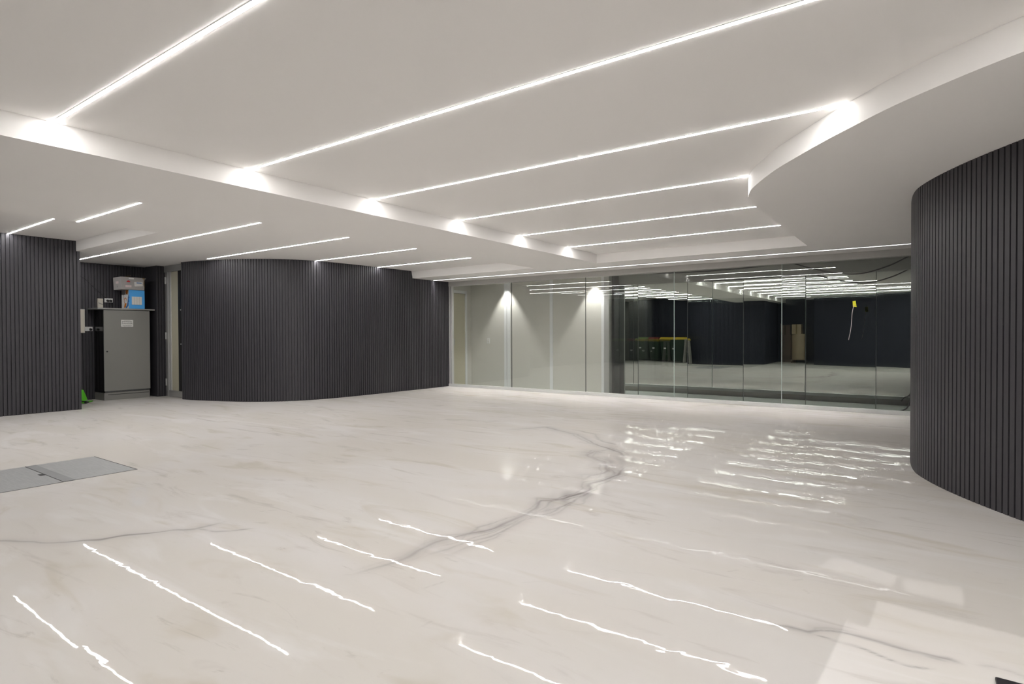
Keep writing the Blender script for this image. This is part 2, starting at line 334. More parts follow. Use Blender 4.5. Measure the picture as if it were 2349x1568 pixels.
def build_floor():
    st = 0.0105; x0, x1, y0, y1 = -4.8, 0.45, 0.75, 6.6
    nx, ny = int((x1 - x0) / st) + 1, int((y1 - y0) / st) + 1
    xs = np.linspace(x0, x1, nx); ys = np.linspace(y0, y1, ny); X, Y = np.meshgrid(xs, ys)
    vein, haze = vein_fields(X, Y)
    nv = nx * ny; co = np.zeros((nv, 3)); co[:, 0] = X.ravel(); co[:, 1] = Y.ravel()
    idx = np.arange(nv).reshape(ny, nx); q = np.stack([idx[:-1, :-1], idx[:-1, 1:], idx[1:, 1:], idx[1:, :-1]], -1).reshape(-1, 4)
    R = [(-13.2, -5, x0, 10.28), (x1, -5, 3.6, 10.28), (x0, -5, x1, y0), (x0, y1, x1, 10.28)]
    ex = []; eq = []
    for a, b, c, d in R:
        n = nv + len(ex); ex += [(a, b, 0), (c, b, 0), (c, d, 0), (a, d, 0)]; eq.append((n, n + 1, n + 2, n + 3))
    n = nv + len(ex)                                     # underside and edges of the slab
    ex += [(-13.2, -5, -.2), (3.6, -5, -.2), (3.6, 10.28, -.2), (-13.2, 10.28, -.2), (-13.2, -5, 0), (3.6, -5, 0), (3.6, 10.28, 0), (-13.2, 10.28, 0)]
    eq += [(n + 3, n + 2, n + 1, n), (n, n + 1, n + 5, n + 4), (n + 1, n + 2, n + 6, n + 5), (n + 2, n + 3, n + 7, n + 6), (n + 3, n, n + 4, n + 7)]
    co = np.vstack([co, np.array(ex)]); q = np.vstack([q, np.array(eq)])
    me = bpy.data.meshes.new('floor'); me.vertices.add(len(co)); me.vertices.foreach_set('co', co.ravel())
    me.loops.add(q.size); me.loops.foreach_set('vertex_index', q.ravel().astype(np.int32)); me.polygons.add(len(q))
    me.polygons.foreach_set('loop_start', np.arange(0, q.size, 4, dtype=np.int32))
    me.update(calc_edges=True)
    for nm, arr in (('vein', vein), ('haze', haze)):
        at = me.attributes.new(nm, 'FLOAT', 'POINT'); at.data.foreach_set('value', np.concatenate([arr.ravel(), np.zeros(len(ex))]).astype(np.float32))
    me.materials.append(floor_material())
    o = bpy.data.objects.new('floor', me); C.objects.link(o); struct(o, 'glossy pale marbled epoxy floor of the basement hall', 'floor')
build_floor()
struct(MB().box((-9.4, 10.29, -0.2), (0.9, 11.6, -0.1)).build('floor', M['corr']), 'grey concrete floor of the narrow corridor behind the glass', 'floor')

# ------------------------------------------------------------------ ceiling
mb = MB()
mb.box((-13.2, 3.61, ZM), (-8.37, YE, ZT)); mb.box((-8.37, -5, ZM), (-5.90, YE, ZT))      # left field
mb.box((-4.60, -5, ZM), (3.6, YE, ZT))                                                     # main recess
mb.box((-13.2, -5, ZP), (-8.37, 3.61, ZT))                                                 # raised pocket
struct(mb.build('ceiling', M['ceil']), 'white plaster ceiling with recessed fields', 'ceiling')
struct(MB().box((-5.90, -5, ZS), (-4.60, YE, ZT)).build('trim', M['ceil']), 'flat dropped ceiling beam left of the main recess', 'ceiling beam').name = 'trim_1'
bulk = [(4.2, 2.6), (3.0, 2.72), (2.0, 2.86), (1.2, 3.02), (0.7, 3.19), (0.359, 3.378), (0.218, 3.474), (0.059, 3.60), (-0.062, 3.703), (-0.194, 3.831), (-0.33, 3.985), (-0.454, 4.124), (-0.643, 4.36), (-0.883, 4.679), (-0.985, 4.839), (-1.127, 5.092), (-1.203, 5.252), (-1.268, 5.448), (-1.297, 5.572), (-1.313, 5.761), (-1.318, 5.98), (-1.318, 6.5), (-1.318, 7.4), (-1.318, YE)]
pts, sl = resample(bulk, .05)
pl = [tuple(at_s(pts, sl, x)[0].xy) for x in np.linspace(0, sl[-1], 140)]
poly = [(4.2, YE)] + [p for p in reversed(pl)]
poly = poly[:1] + poly[1:]
mbk = MB(); k = len(pl)
mbk.prism(list(reversed([(4.2, YE)] + list(reversed(pl)))), ZS, ZT)
o = struct(mbk.build('trim_2', M['ceil']), 'curved dropped bulkhead over the right-hand slatted wall', 'bulkhead')
struct(MB().box((-13.2, YE, ZS), (4.2, 10.32, ZT)).build('trim_3', M['ceil']), 'dropped soffit along the glazing', 'soffit')

# ------------------------------------------------------------------ slatted walls
slat_wall('wall_left', [(-11.25, 3.66), (-11.25, 1.0), (-11.25, -2.7)], +1, lambda p: ZM if p.y > 3.612 else ZP, M['slat'])
struct(MB().box((-12.95, 3.54, 0), (-11.37, 3.66, ZM)).build('wall_alcove_side', M['black']))
slat_wall('wall_alcove', [(-12.85, 5.30), (-12.85, 4.4), (-12.85, 3.66)], +1, ZM, M['slat'])
slat_wall('wall_alcove_nib', [(-12.33, 5.56), (-12.33, 5.42), (-12.33, 5.28)], +1, ZM, M['slat'], thick=0.6)
slat_wall('wall_far', [(-11.40, 5.315), (-11.129, 5.357), (-10.85, 5.43), (-10.536, 5.537), (-10.28, 5.63), (-10.03, 5.749), (-9.762, 5.926), (-9.527, 6.13), (-9.37, 6.34), (-9.25, 6.60), (-9.155, 6.99), (-9.105, 7.5), (-9.07, 8.2), (-9.05, 8.94), (-9.03, 10.2)], -1,
          lambda p: ZM if p.y < YE else ZS, M['slat'])
slat_wall('wall_right', [(3.6, 3.3), (2.8, 3.42), (2.0, 3.65), (1.4, 3.98), (0.95, 4.38), (0.536, 4.87), (0.443, 5.005), (0.335, 5.175), (0.222, 5.375), (0.10, 5.63), (0.02, 5.84), (-0.033, 6.02), (-0.064, 6.22), (-0.083, 6.5), (-0.092, 7), (-0.10, 8.5), (-0.105, 10.2)], +1, ZS, M['slat'])
# the hall behind the camera, which the glazing mirrors
slat_wall('wall_back', [(-11.25, -2.6), (-10.0, -2.25), (-8.7, -1.78), (-8.05, -1.2), (-7.4, -0.68), (-6.5, -0.56), (-5.6, -0.56), (-4.9, -0.75)], +1, ZM + .17, M['rear'], thick=0.15)
mb = MB().box((-5.02, -3.3, 0), (-4.9, -0.78, ZM)).box((-5.02, -3.45, 0), (-3.3, -3.3, ZM)).box((-3.42, -3.3, 0), (-3.3, -2.3, ZM))
mb.hexa([(-3.42, -2.3, 0), (-0.25, -1.0, 0), (-0.25, -1.15, 0), (-3.42, -2.45, 0), (-3.42, -2.3, ZM), (-0.25, -1.0, ZM), (-0.25, -1.15, ZM), (-3.42, -2.45, ZM)])
# added white wall, its openings cut so an added spot makes the floor patches
lamp = Vector((0.30, -2.5, 2.0))
def through(x, y):
    p = Vector((x, y, 0)); t = (-1.0 - y) / (lamp.y - y); q = p.lerp(lamp, t); return (q.x, -1.0, q.z)
holes = [[(-.33, 1.5), (-.254, 2.757), (-.177, 2.759), (-.158, 3.061), (.335, 3.023), (.80, 2.985), (.80, 1.5)],
         [(-.435, 3.32), (-.381, 3.544), (-.090, 3.440), (-.112, 3.262)], [(-.060, 3.234), (-.072, 3.426), (.161, 3.442), (.155, 3.203)]]
bm = bmesh.new(); ed = []
for loop in [[(-0.25, -1.0, 0), (3.6, -1.0, 0), (3.6, -1.0, ZM), (-0.25, -1.0, ZM)]] + [[through(*p) for p in h] for h in holes]:
    vs = [bm.verts.new(p) for p in loop]; ed += [bm.edges.new((vs[i], vs[(i + 1) % len(vs)])) for i in range(len(vs))]
bmesh.ops.triangle_fill(bm, use_beauty=True, use_dissolve=False, edges=ed, normal=(0, 1, 0))
me = bpy.data.meshes.new('wall_light_mask'); bm.to_mesh(me); bm.free(); me.materials.append(M['ceil'])
wb = bpy.data.objects.new('wall_light_mask', me); C.objects.link(wb); struct(wb, 'added unseen white wall, cut to shape the light patches on the floor', 'wall')
so = wb.modifiers.new('thickness', 'SOLIDIFY'); so.thickness = 0.004; so.offset = 0
struct(MB().box((3.5, -0.95, 0), (3.62, 3.4, ZM)).build('wall_side', M['ceil']), 'white side wall right of the photographer', 'wall')
ld = bpy.data.lights.new('floor_patch_spot', 'SPOT'); ld.energy = 330; ld.spot_size = math.radians(60); ld.shadow_soft_size = 0.0018  # added unseen spot, lights the floor patches through the cut wall
lo = bpy.data.objects.new('floor_patch_spot', ld); C.objects.link(lo); lo.location = lamp
lo.rotation_euler = (Vector((0.2, 2.6, 0)) - lamp).to_track_quat('-Z', 'Y').to_euler()
struct(mb.build('wall_rear', M['rear']), 'dark walls of the hall behind the photographer', 'wall')

# ------------------------------------------------------------------ front glazing and corridor
struct(MB().box((-9.03, 10.19, ZS - .104), (-0.09, 10.32, ZS)).build('trim_4', M['head_grey'], bevel=.002), 'grey aluminium head channel over the glazing', 'frame')
struct(MB().box((-9.03, 10.18, 0), (-0.09, 10.29, 0.057)).build('trim_5', M['alu_light'], bevel=.003), 'pale aluminium sill channel under the glazing', 'frame')
mb = MB().box((-9.025, 10.20, 0.057), (-8.985, 10.28, ZS - .104))
struct(mb.build('trim_6', M['alu_light']), 'slim aluminium jamb at the left end of the glazing', 'frame')
struct(MB().box((-8.985, 10.215, 0.057), (-8.972, 10.26, ZS - .104)).build('trim_7', M['gap']))
struct(MB().box((-8.972, 10.21, 0.057), (-8.94, 10.27, ZS - .104)).build('trim_8', M['alu_light']))
js = [-8.94, -7.256, -5.452, -3.655, -1.863, -0.105]
lab = ['leftmost clear pane, white corridor door behind it', 'clear pane in front of the left bright wall scallop', 'clear pane where white wall meets dark glazing', 'wide clear pane in front of the mirrored bins and dark glazing', 'clear pane beside the right-hand slatted wall']
for i in range(5):
    a, b = js[i] + .004, js[i + 1] - .004
    t = 0.0010 * [0.3, -0.2, 0.6, -0.5, 0.4][i]; mz = 1.2
    y0, y1 = YF - .006, YF + .006; za, zb = 0.057, ZS - .104
    ta, tb = t * (za - mz) * 2, t * (zb - mz) * 2
    mb = MB().hexa([(a, y0 + ta, za), (b, y0 + ta, za), (b, y1 + ta, za), (a, y1 + ta, za), (a, y0 + tb, zb), (b, y0 + tb, zb), (b, y1 + tb, zb), (a, y1 + tb, zb)])
    o = struct(mb.build('window_%d' % (i + 1), M['glass']), lab[i], 'glass pane')
    if i < 4:
        MB().box((b, YF - .007, za), (b + .008, YF + .007, zb)).build('edge_joint', M['silicone' if i < 2 else 'edge'], o)
# corridor shell
struct(MB().box((-9.17, 11.05, -0.1), (-5.43, 11.15, 2.5)).build('wall_corridor', M['white']), 'pale plaster wall behind the left glass panes', 'wall')
mb = MB().box((-9.17, 10.29, -0.1), (-9.05, 10.33, 2.5)).box((-9.17, 10.87, -0.1), (-9.05, 11.05, 2.5)).box((-9.17, 10.33, 2.26), (-9.05, 10.87, 2.5))
struct(mb.build('wall_corridor_end', M['white']), 'short end wall of the corridor around the cream door', 'wall')
struct(MB().box((-9.17, 10.32, 2.5), (0.9, 11.6, 2.6)).build('ceiling', M['ceil']), 'ceiling of the narrow corridor behind the glass', 'ceiling')
for k, (a, b, th) in enumerate([(-8.045, -7.968, .012), (-7.962, -7.868, .006), (-6.785, -6.705, .010), (-5.512, -5.43, .012)]):
    struct(MB().box((a, 11.05 - th, -0.1), (b, 11.05, 2.5)).build('trim_%d' % (9 + k), M['strip_white'], bevel=.001))
struct(MB().box((-5.43, 11.0, -0.1), (-5.315, 11.15, 2.5)).build('trim_13', M['alu'], bevel=.002), 'grey aluminium stop where the white wall ends', 'frame')
struct(MB().box((-5.36, 11.15, -0.1), (-5.27, 11.43, 2.5)).build('trim_14', M['alu_dark']), 'dark jamb beside the dark glazing', 'frame')
# corridor door
d = struct(MB().box((-9.10, 10.385, -0.02), (-9.06, 10.815, 2.185)).build('door_1', M['cream']), 'plain cream door at the corridor end, seen through the leftmost pane', 'door')
MB().box((-9.075, 10.815, -0.1), (-9.035, 10.875, 2.26)).box((-9.075, 10.325, -0.1), (-9.035, 10.385, 2.26)).box((-9.075, 10.325, 2.19), (-9.035, 10.875, 2.26)).build('frame', M['strip_white'], d, bevel=.002)
MB().box((-9.062, 10.40, 0.95), (-9.045, 10.43, 1.1)).build('handle_plate', M['alu'], d)
# dark back glazing
bs = [-5.27, -4.841, -3.801, -2.741, -1.683, -0.625, 0.45]
bl = ['narrow dark back pane beside the white wall end', 'dark back pane mirroring the green-lidded bin', 'dark back pane mirroring the trestle', 'dark back pane mirroring bare dark wall', 'dark back pane mirroring the cardboard drum', 'dark back pane behind the yellow tag']
for i in range(6):
    t = 0.0012 * [0.5, -0.3, 0.4, -0.4, 0.2, -0.3][i]; a, b = bs[i] + .005, bs[i + 1] - .005; za, zb = -0.1, 2.23
    ta, tb = t * (za - 1.2) * 2, t * (zb - 1.2) * 2; y0, y1 = YB, YB + .012
    mb = MB().hexa([(a, y0 + ta, za), (b, y0 + ta, za), (b, y1 + ta, za), (a, y1 + ta, za), (a, y0 + tb, zb), (b, y0 + tb, zb), (b, y1 + tb, zb), (a, y1 + tb, zb)])
    o = struct(mb.build('window_%d' % (6 + i), M['mirror']), bl[i], 'glass pane')
    MB().box((b, YB - .004, za), (b + .010, YB + .014, zb)).build('edge_joint', M['silicone'], o)
struct(MB().box((-5.27, YB - .02, 2.23), (0.9, 11.6, 2.5)).build('trim_15', M['head']), 'dark grey bulkhead over the dark glazing', 'bulkhead')
struct(MB().box((-5.30, YB + .02, -0.1), (0.9, 11.6, 2.3)).build('wall_corridor_back', M['black']))
struct(MB().box((0.45, 10.29, -0.1), (0.57, 11.6, 2.5)).build('wall_corridor_right', M['black']))

# corridor downlights
for i, (x, lb) in enumerate([(-7.945, 'left of the two corridor downlights, over the white wall cover strips'), (-5.66, 'right of the two corridor downlights, near the end of the white wall')]):
    t = thing('downlight', (x, 10.86, 2.5), lb, 'downlight', 'corridor downlights washing the white wall')
    MB().tube([(x, 10.86, 2.5), (x, 10.86, 2.49)], .05, 20).build('bezel', M['alu_light'], t)
    MB().tube([(x, 10.86, 2.489), (x, 10.86, 2.487)], .035, 20).build('lens', emit('downlight_lens_%d' % i, (1, .99, .97), 2.5), t)
    ld = bpy.data.lights.new('downlight_lamp', 'SPOT'); ld.energy = SPOT_W; ld.spot_size = math.radians(72); ld.spot_blend = 0.5; ld.shadow_soft_size = 0.05; ld.color = (1, .99, .96)
    lo = bpy.data.objects.new('downlight_lamp', ld); C.objects.link(lo); lo.parent = t; lo.location = (0, 0, -.03)

# ------------------------------------------------------------------ ceiling light strips
def led(x0, x1, y, z, label, group, m=None, wd=.0105):
    t = thing('light_strip', ((x0 + x1) / 2, y, z), label, 'light strip', group)
    MB().box((x0, y - .014, z - .002), (x1, y + .014, z)).build('channel', M['channel'], t)
    MB().box((x0, y - wd, z - .0038), (x1, y + wd, z - .002)).build('diffuser', m or M['led'], t)
bx = lambda y: min([p for p in zip(pl, pl[1:]) if min(p[0][1], p[1][1]) <= y <= max(p[0][1], p[1][1])] or [((3.5, y), (3.5, y))], key=lambda p: p[0][0])[0][0]
ordn = ['nearest the photographer, cut by the top edge', 'second from the photographer, cut by the top edge', 'ending bright on the curved bulkhead', 'ending at the tip of the curved bulkhead', 'fifth counting toward the glass, second from last', 'last and shortest toward the glass']
for k in range(-1, 6):
    y = 1.362 + (k) * 1.335
    xe = 3.45 if y < 2.6 else bx(y)
    if y < 2.6: xe = 3.4
    if 2.6 < y < 3.3: xe = bx(y) if y > 2.62 else 3.4
    lb = ('light strip in the main ceiling recess, ' + ordn[k]) if k >= 0 else 'light strip in the main ceiling recess overhead of the photographer'
    led(-4.598, xe - .004, y, ZM, lb, 'light strips in the main ceiling recess')
led(-4.598, -3.4, 1.362 - 2 * 1.335, ZM, 'short light strip in the main recess behind the photographer', 'light strips in the main ceiling recess')
LF = 'light strips in the left ceiling field'
led(-8.36, -5.905, 2.697, ZM, 'short light strip in the left ceiling field beside the raised pocket', LF)
led(-11.245, -8.375, 2.757, ZP, 'light strip in the raised pocket ending on the left slatted wall', LF)
led(-12.84, -5.905, 4.032, ZM, 'longest left-field light strip, running into the cabinet alcove', LF)
led(-10.52, -5.905, 5.367, ZM, 'left-field light strip reaching the bulge of the far curved wall', LF)
led(-9.225, -5.905, 6.702, ZM, 'left-field light strip meeting the far wall mid length', LF)
led(-9.075, -5.905, 8.087, ZM, 'shortest left-field light strip nearest the glazing', LF)
for y in (1.362, 0.027):
    led(-8.36, -5.905, y, ZM, 'left-field light strip outside the left picture edge' if y > 1 else 'left-field light strip in front of the rear wall', LF)
    led(-11.245, -8.375, y, ZP, 'pocket light strip outside the left picture edge' if y > 1 else 'pocket light strip in front of the rear wall', LF)
led(-9.03, -5.50, 9.69, ZS, 'left half of the thin light strip along the glazing', 'light strips along the glazing', M['led_narrow'], .008)
led(-5.485, -0.108, 9.69, ZS, 'right half of the thin light strip along the glazing, meeting the right slatted wall', 'light strips along the glazing', M['led_narrow'], .008)

# ------------------------------------------------------------------ glazed door by the alcove
o = struct(MB().box((-12.10, 5.455, 0.12), (-11.80, 5.475, 2.46)).build('door_2', M['cream']), 'cream door panel with aluminium frame beside the far curved wall', 'door')
MB().box((-12.22, 5.43, 0.0), (-12.175, 5.50, 2.46)).build('stile', M['alu_light'], o)
MB().box((-12.175, 5.45, 0.10), (-12.145, 5.50, 2.46)).build('gap_seal', M['gap'], o)
MB().box((-12.145, 5.44, 0.10), (-12.10, 5.50, 2.46)).build('stile', M['alu_light'], o)
MB().box((-12.17, 5.425, 0.006), (-11.40, 5.50, 0.125)).build('bottom_rail', M['alu'], o, bevel=.002)
MB().box((-12.33, 5.42, 2.46), (-11.38, 5.52, ZM - .001)).build('head_rail', M['alu'], o, bevel=.002)
MB().box((-12.325, 5.44, 0), (-12.22, 5.52, 2.46)).build('side_frame', M['alu'], o)
pf = MB().box((-11.80, 5.44, 0.12), (-11.38, 5.50, 2.46)).build('closing_stile', M['plastic_black'], o)
for z in (1.04, 1.70): MB().tube([(-11.69, 5.44, z), (-11.69, 5.43, z)], .012, 12).build('lock_cylinder', M['alu_light'], o)
for z in (0.28, 1.2, 2.3): MB().box((-12.318, 5.425, z - .07), (-12.295, 5.44, z + .07)).build('hinge', M['alu_light'], o)
struct(MB().box((-13.2, 5.52, 0), (-10.9, 5.62, ZM)).build('wall_alcove_back', M['black']))

# ------------------------------------------------------------------ grey cabinet
xf = -12.38
t = thing('switchboard_cabinet', (-12.61, 4.78, 0), 'tall grey metal switchboard cabinet with DANGER notice standing in the alcove', 'cabinet')
MB().box((-12.84, 4.39, 0.15), (xf - .02, 5.16, 1.693)).build('body', M['cab_side'], t, bevel=.002)
MB().box((xf - .019, 4.388, 0.172), (xf, 5.172, 1.686)).build('door', M['cab'], t, bevel=.003)
door = [o for o in t.children if o.name.startswith('door')][0]
MB().tube([(xf, 4.436, .911), (xf + .012, 4.436, .911)], .014, 14).build('lock', M['plastic_black'], door)
pl_ = MB().box((-12.84, 4.388, 0.0), (xf - .012, 5.165, 0.142)).build('plinth', M['cab'], t, bevel=.002)
MB().box((xf - .014, 4.40, .148), (xf - .006, 5.16, .168)).build('shadow_gap', M['alu_dark'], t)
MB().box((xf - .012, 4.45, .098), (xf - .010, 5.15, .108)).build('plinth_seam', M['gap'], t)
MB().box((-12.845, 4.29, 1.697), (xf + .015, 5.26, 1.7235)).build('top_plate', M['plate'], t, bevel=.002)
# notice
t2 = thing('danger_notice', (xf, 4.776, 1.44), 'small white DANGER notice stuck on the grey cabinet door', 'sign')
MB().box((xf + .0005, 4.673, 1.377), (xf + .002, 4.879, 1.506)).build('plate', M['paper'], t2)
mb = MB()
for z, a, b, h in ((1.494, 4.73, 4.83, .003), (1.474, 4.690, 4.862, .009), (1.408, 4.690, 4.862, .004), (1.397, 4.700, 4.855, .004), (1.387, 4.72, 4.84, .003)):
    x = a
    if z == 1.408: mb.build('small_print', M['ink'], t2); mb = MB()
    while x < b:
        wd = random.uniform(.010, .026); mb.box((xf + .002, x, z - h / 2), (xf + .0026, min(b, x + wd), z + h / 2)); x += wd + .006
mb.build('small_print', M['ink'], t2)
cu = bpy.data.curves.new('lettering', 'FONT'); cu.body = 'DANGER'; cu.size = .042; cu.align_x = 'CENTER'; cu.align_y = 'CENTER'; cu.extrude = .0004; cu.space_character = 1.1
tmp = bpy.data.objects.new('tmp', cu); C.objects.link(tmp)
bpy.context.view_layer.update()
me = bpy.data.meshes.new_from_object(tmp.evaluated_get(bpy.context.evaluated_depsgraph_get())); bpy.data.objects.remove(tmp)
me.materials.clear(); me.materials.append(M['ink'])
lo = bpy.data.objects.new('lettering', me); C.objects.link(lo); lo.parent = t2
lo.matrix_local = Matrix(((0, 0, 1, .0025), (1, 0, 0, 0), (0, 1, 0, 0), (0, 0, 0, 1)))

# boxes stacked on the cabinet
t = thing('carton', (-12.56, 4.957, 1.724), 'bright blue carton with white ruled label on top of the grey cabinet', 'box')
MB().box((-12.72, 4.82, 1.725), (-12.40, 5.095, 2.083)).build('body', M['blue'], t, bevel=.003)
mb = MB().box((-12.72, 4.8175, 1.729), (-12.405, 4.8195, 2.081)); mb.build('printed_side', M['paper'], t)
mb = MB()
for pts_ in ([(-12.53, 2.08), (-12.42, 2.08), (-12.46, 1.99), (-12.53, 2.02)], [(-12.62, 1.74), (-12.52, 1.76), (-12.50, 1.83), (-12.58, 1.83)]):
    n = len(mb.v); mb.v += [(x, 4.8165, z) for x, z in pts_]; mb.f.append((n, n + 1, n + 2, n + 3))
for a in range(10):
    a0, a1 = a * PI * .14, (a + 1) * PI * .14; n = len(mb.v)
    mb.v += [(-12.55 + r * math.cos(q), 4.8165, 1.88 + r * math.sin(q)) for q in (a0, a1) for r in (.045, .062)]; mb.f.append((n, n + 1, n + 3, n + 2))
mb.build('orange_print', M['orange'], t)
mb = MB(); prof = [(-12.405, 2.0), (-12.435, 1.93), (-12.45, 1.86), (-12.48, 1.79), (-12.56, 1.742)]
for (xa, za), (xb_, zb_) in zip(prof, prof[1:]):
    n = len(mb.v); mb.v += [(xa, 4.8160, za), (xb_, 4.8160, zb_), (xb_ + .07, 4.8160, zb_ - .01), (min(xa + .07, -12.405), 4.8160, za)]; mb.f.append((n, n + 1, n + 2, n + 3))
mb.build('blue_print', M['blue2'], t)
MB().box((-12.63, 4.8155, 1.90), (-12.615, 4.8165, 2.0)).box((-12.72, 4.8155, 2.0), (-12.55, 4.8165, 2.075)).build('grey_print', M['greyp'], t)
MB().box((xf - .02, 4.868, 1.80), (xf - .0165, 5.045, 1.957)).build('label', M['paper'], t)
mb = MB()
for j in range(1, 4): mb.box((xf - .0165, 4.868 + j * .0443, 1.802), (xf - .0160, 4.8705 + j * .0443, 1.955))
mb.box((xf - .0165, 4.868, 1.80), (xf - .0160, 5.045, 1.803)).build('label_rules', M['greyp'], t)

t = thing('carton', (-12.56, 4.89, 2.083), 'grey carton with red mark and paper labels, topmost on the blue carton', 'box')
x0, x1, y0, y1, za, zb = -12.74, -12.385, 4.69, 5.085, 2.086, 2.325
mb = MB().hexa([(x0, y0, za), (x1, y0, za), (x1, y1, za), (x0, y1, za), (x0, y0 - .012, zb), (x1 + .008, y0 - .012, zb), (x1 + .008, y1 - .004, zb), (x0, y1 - .004, zb)])
mb.build('body', M['carton'], t, bevel=.003)
MB().hexa([(x0, y1, zb - .06), (x1, y1, zb - .05), (x1, y1 + .003, zb - .05), (x0, y1 + .003, zb - .06), (x0, y1 + .025, zb), (x1, y1 + .03, zb + .0), (x1, y1 + .034, zb + .0), (x0, y1 + .028, zb)]).build('flap', M['carton'], t)
MB().hexa([(x1 + .001, y1 - .03, zb - .05), (x1 + .004, y1 - .03, zb - .05), (x1 + .004, y1 + .004, za + .03), (x1 + .001, y1 + .004, za + .03), (x1 + .006, y1 - .035, zb), (x1 + .010, y1 - .035, zb), (x1 + .010, y1 - .002, zb), (x1 + .006, y1 - .002, zb)]).build('tape', M['tape'], t)
mb = MB().tube([(x0 + .1, 4.80, zb + .0), (x0 + .12, 4.86, zb + .028), (x0 + .16, 4.93, zb + .05)], .004, 6).build('loose_strap', M['tape'], t)
F = x1 + .006
n = 16; mb = MB(); mb.v = [(F + .003, 4.805, 2.228)] + [(F + .003, 4.805 + .032 * math.cos(PI * i / n), 2.228 + .032 * math.sin(PI * i / n)) for i in range(n + 1)]; mb.f = [(0, i, i + 1) for i in range(1, n + 1)]
mb.build('red_mark', M['red'], t)
MB().box((F - .002, 4.752, 2.13), (F + .001, 4.858, 2.172)).build('pink_label', M['pink'], t)
lb_ = MB().hexa([(F - .002, 4.910, 2.152), (F + .002, 4.910, 2.152), (F + .002, 5.055, 2.165), (F - .002, 5.055, 2.165), (F, 4.903, 2.238), (F + .004, 4.903, 2.238), (F + .004, 5.050, 2.248), (F, 5.050, 2.248)]).build('paper_label', M['paper'], t)
MB().box((F + .004, 4.945, 2.215), (F + .0048, 5.035, 2.230)).build('blue_lettering', M['blue2'], lb_)
MB().box((F + .002, 4.81, 2.288), (F + .006, 4.90, 2.312)).build('handle_tape', M['paper'], t)
MB().box((-12.62, y0 - .008, 2.20), (-12.50, y0 - .003, 2.25)).build('side_label', M['pink'], t)
MB().box((-12.57, y0 - .004, 2.13), (-12.56, y0 - .001, 2.18)).build('side_arrow', M['ink'], t)

# electrical fittings on the alcove wall
WX = -12.845
def outlet(y0, y1, z0, z1, label, plugs):
    t = thing('power_outlet', (WX, (y0 + y1) / 2, (z0 + z1) / 2), label, 'power outlet', 'power outlets in the alcove')
    MB().box((WX - .004, y0, z0), (WX + .010, y1, z1)).build('faceplate', M['plastic_white'], t, bevel=.002)
    for y in plugs:
        p = MB().tube([(WX + .010, y, z0 + .035), (WX + .045, y, z0 + .030)], .021, 12).build('plug', M['plastic_black'], t)
        MB().tube([(WX + .040, y, z0 + .03), (WX + .055, y, z0 - .03), (WX + .03, y + .02, z0 - .12)], .004, 6).build('lead', M['plastic_black'], p)
    for y in (y0 + .03, y1 - .03): MB().box((WX + .010, y - .006, z1 - .018), (WX + .013, y + .006, z1 - .008)).build('switch', M['plastic_cream'], t)
outlet(4.569, 4.708, 1.849, 1.929, 'white double power outlet with two black plugs above the cabinet', (4.618, 4.668))
outlet(4.245, 4.367, 1.294, 1.377, 'white double power outlet low on the alcove wall beside the cabinet', (4.33,))
t = thing('isolator_switch', (WX, 4.489, 1.83), 'cream isolator switch on the alcove wall left of the power outlet', 'switch')
MB().box((WX - .004, 4.447, 1.742), (WX + .05, 4.531, 1.917)).build('housing', M['plastic_cream'], t, bevel=.005)
MB().hexa([(WX + .05, 4.455, 1.83), (WX + .06, 4.455, 1.83), (WX + .06, 4.525, 1.80), (WX + .05, 4.525, 1.80), (WX + .05, 4.455, 1.84), (WX + .06, 4.455, 1.84), (WX + .06, 4.525, 1.81), (WX + .05, 4.525, 1.81)]).build('rotary_handle', M['plate'], t)
t = thing('electrical_box', (-12.80, 4.17, 1.48), 'narrow grey electrical box half hidden behind the left slatted wall', 'electrical box')
MB().box((WX - .004, 4.02, 1.255), (-12.74, 4.215, 1.703)).build('housing', M['alu'], t, bevel=.004)
MB().box((-12.74, 4.03, 1.265), (-12.728, 4.205, 1.693)).build('cover', M['plastic_cream'], t, bevel=.003)
tag(MB().tube([(WX + .006, 4.05, 2.40), (WX + .008, 4.25, 2.28), (WX + .008, 4.42, 2.10), (WX + .012, 4.60, 1.93)], .004, 6).build('lead', M['plastic_black']), 'thin black lead running down the alcove wall to the power outlet', 'cable').name = 'cable'

# green dustpan
t = thing('dustpan', (-12.35, 4.1, 0), 'lime green long-handled dustpan lying behind the left slatted wall', 'dustpan')
MB().hexa([(-12.30, 3.90, 0.004), (-12.12, 3.98, 0.004), (-12.42, 4.22, 0.004), (-12.56, 4.10, 0.004), (-12.30, 3.90, 0.035), (-12.12, 3.98, 0.035), (-12.42, 4.22, 0.018), (-12.56, 4.10, 0.018)]).build('pan', M['green'], t, bevel=.004)
MB().hexa([(-12.30, 3.93, 0.03), (-12.16, 3.97, 0.03), (-12.26, 4.08, 0.06), (-12.36, 4.06, 0.06), (-12.28, 3.93, 0.26), (-12.22, 3.94, 0.26), (-12.23, 4.01, 0.24), (-12.29, 4.01, 0.24)]).build('hood', M['green'], t, bevel=.004)
MB().tube([(-12.23, 3.93, 0.12), (-12.22, 3.90, 0.28), (-12.20, 3.85, 0.75)], .013, 10).build('handle', M['green'], t)
MB().hexa([(-12.20, 3.95, 0.006), (-12.08, 4.0, 0.006), (-12.20, 4.08, 0.006), (-12.27, 4.02, 0.006), (-12.20, 3.95, 0.05), (-12.08, 4.0, 0.05), (-12.20, 4.08, 0.03), (-12.27, 4.02, 0.03)]).build('brush_head', M['plastic_black'], t)

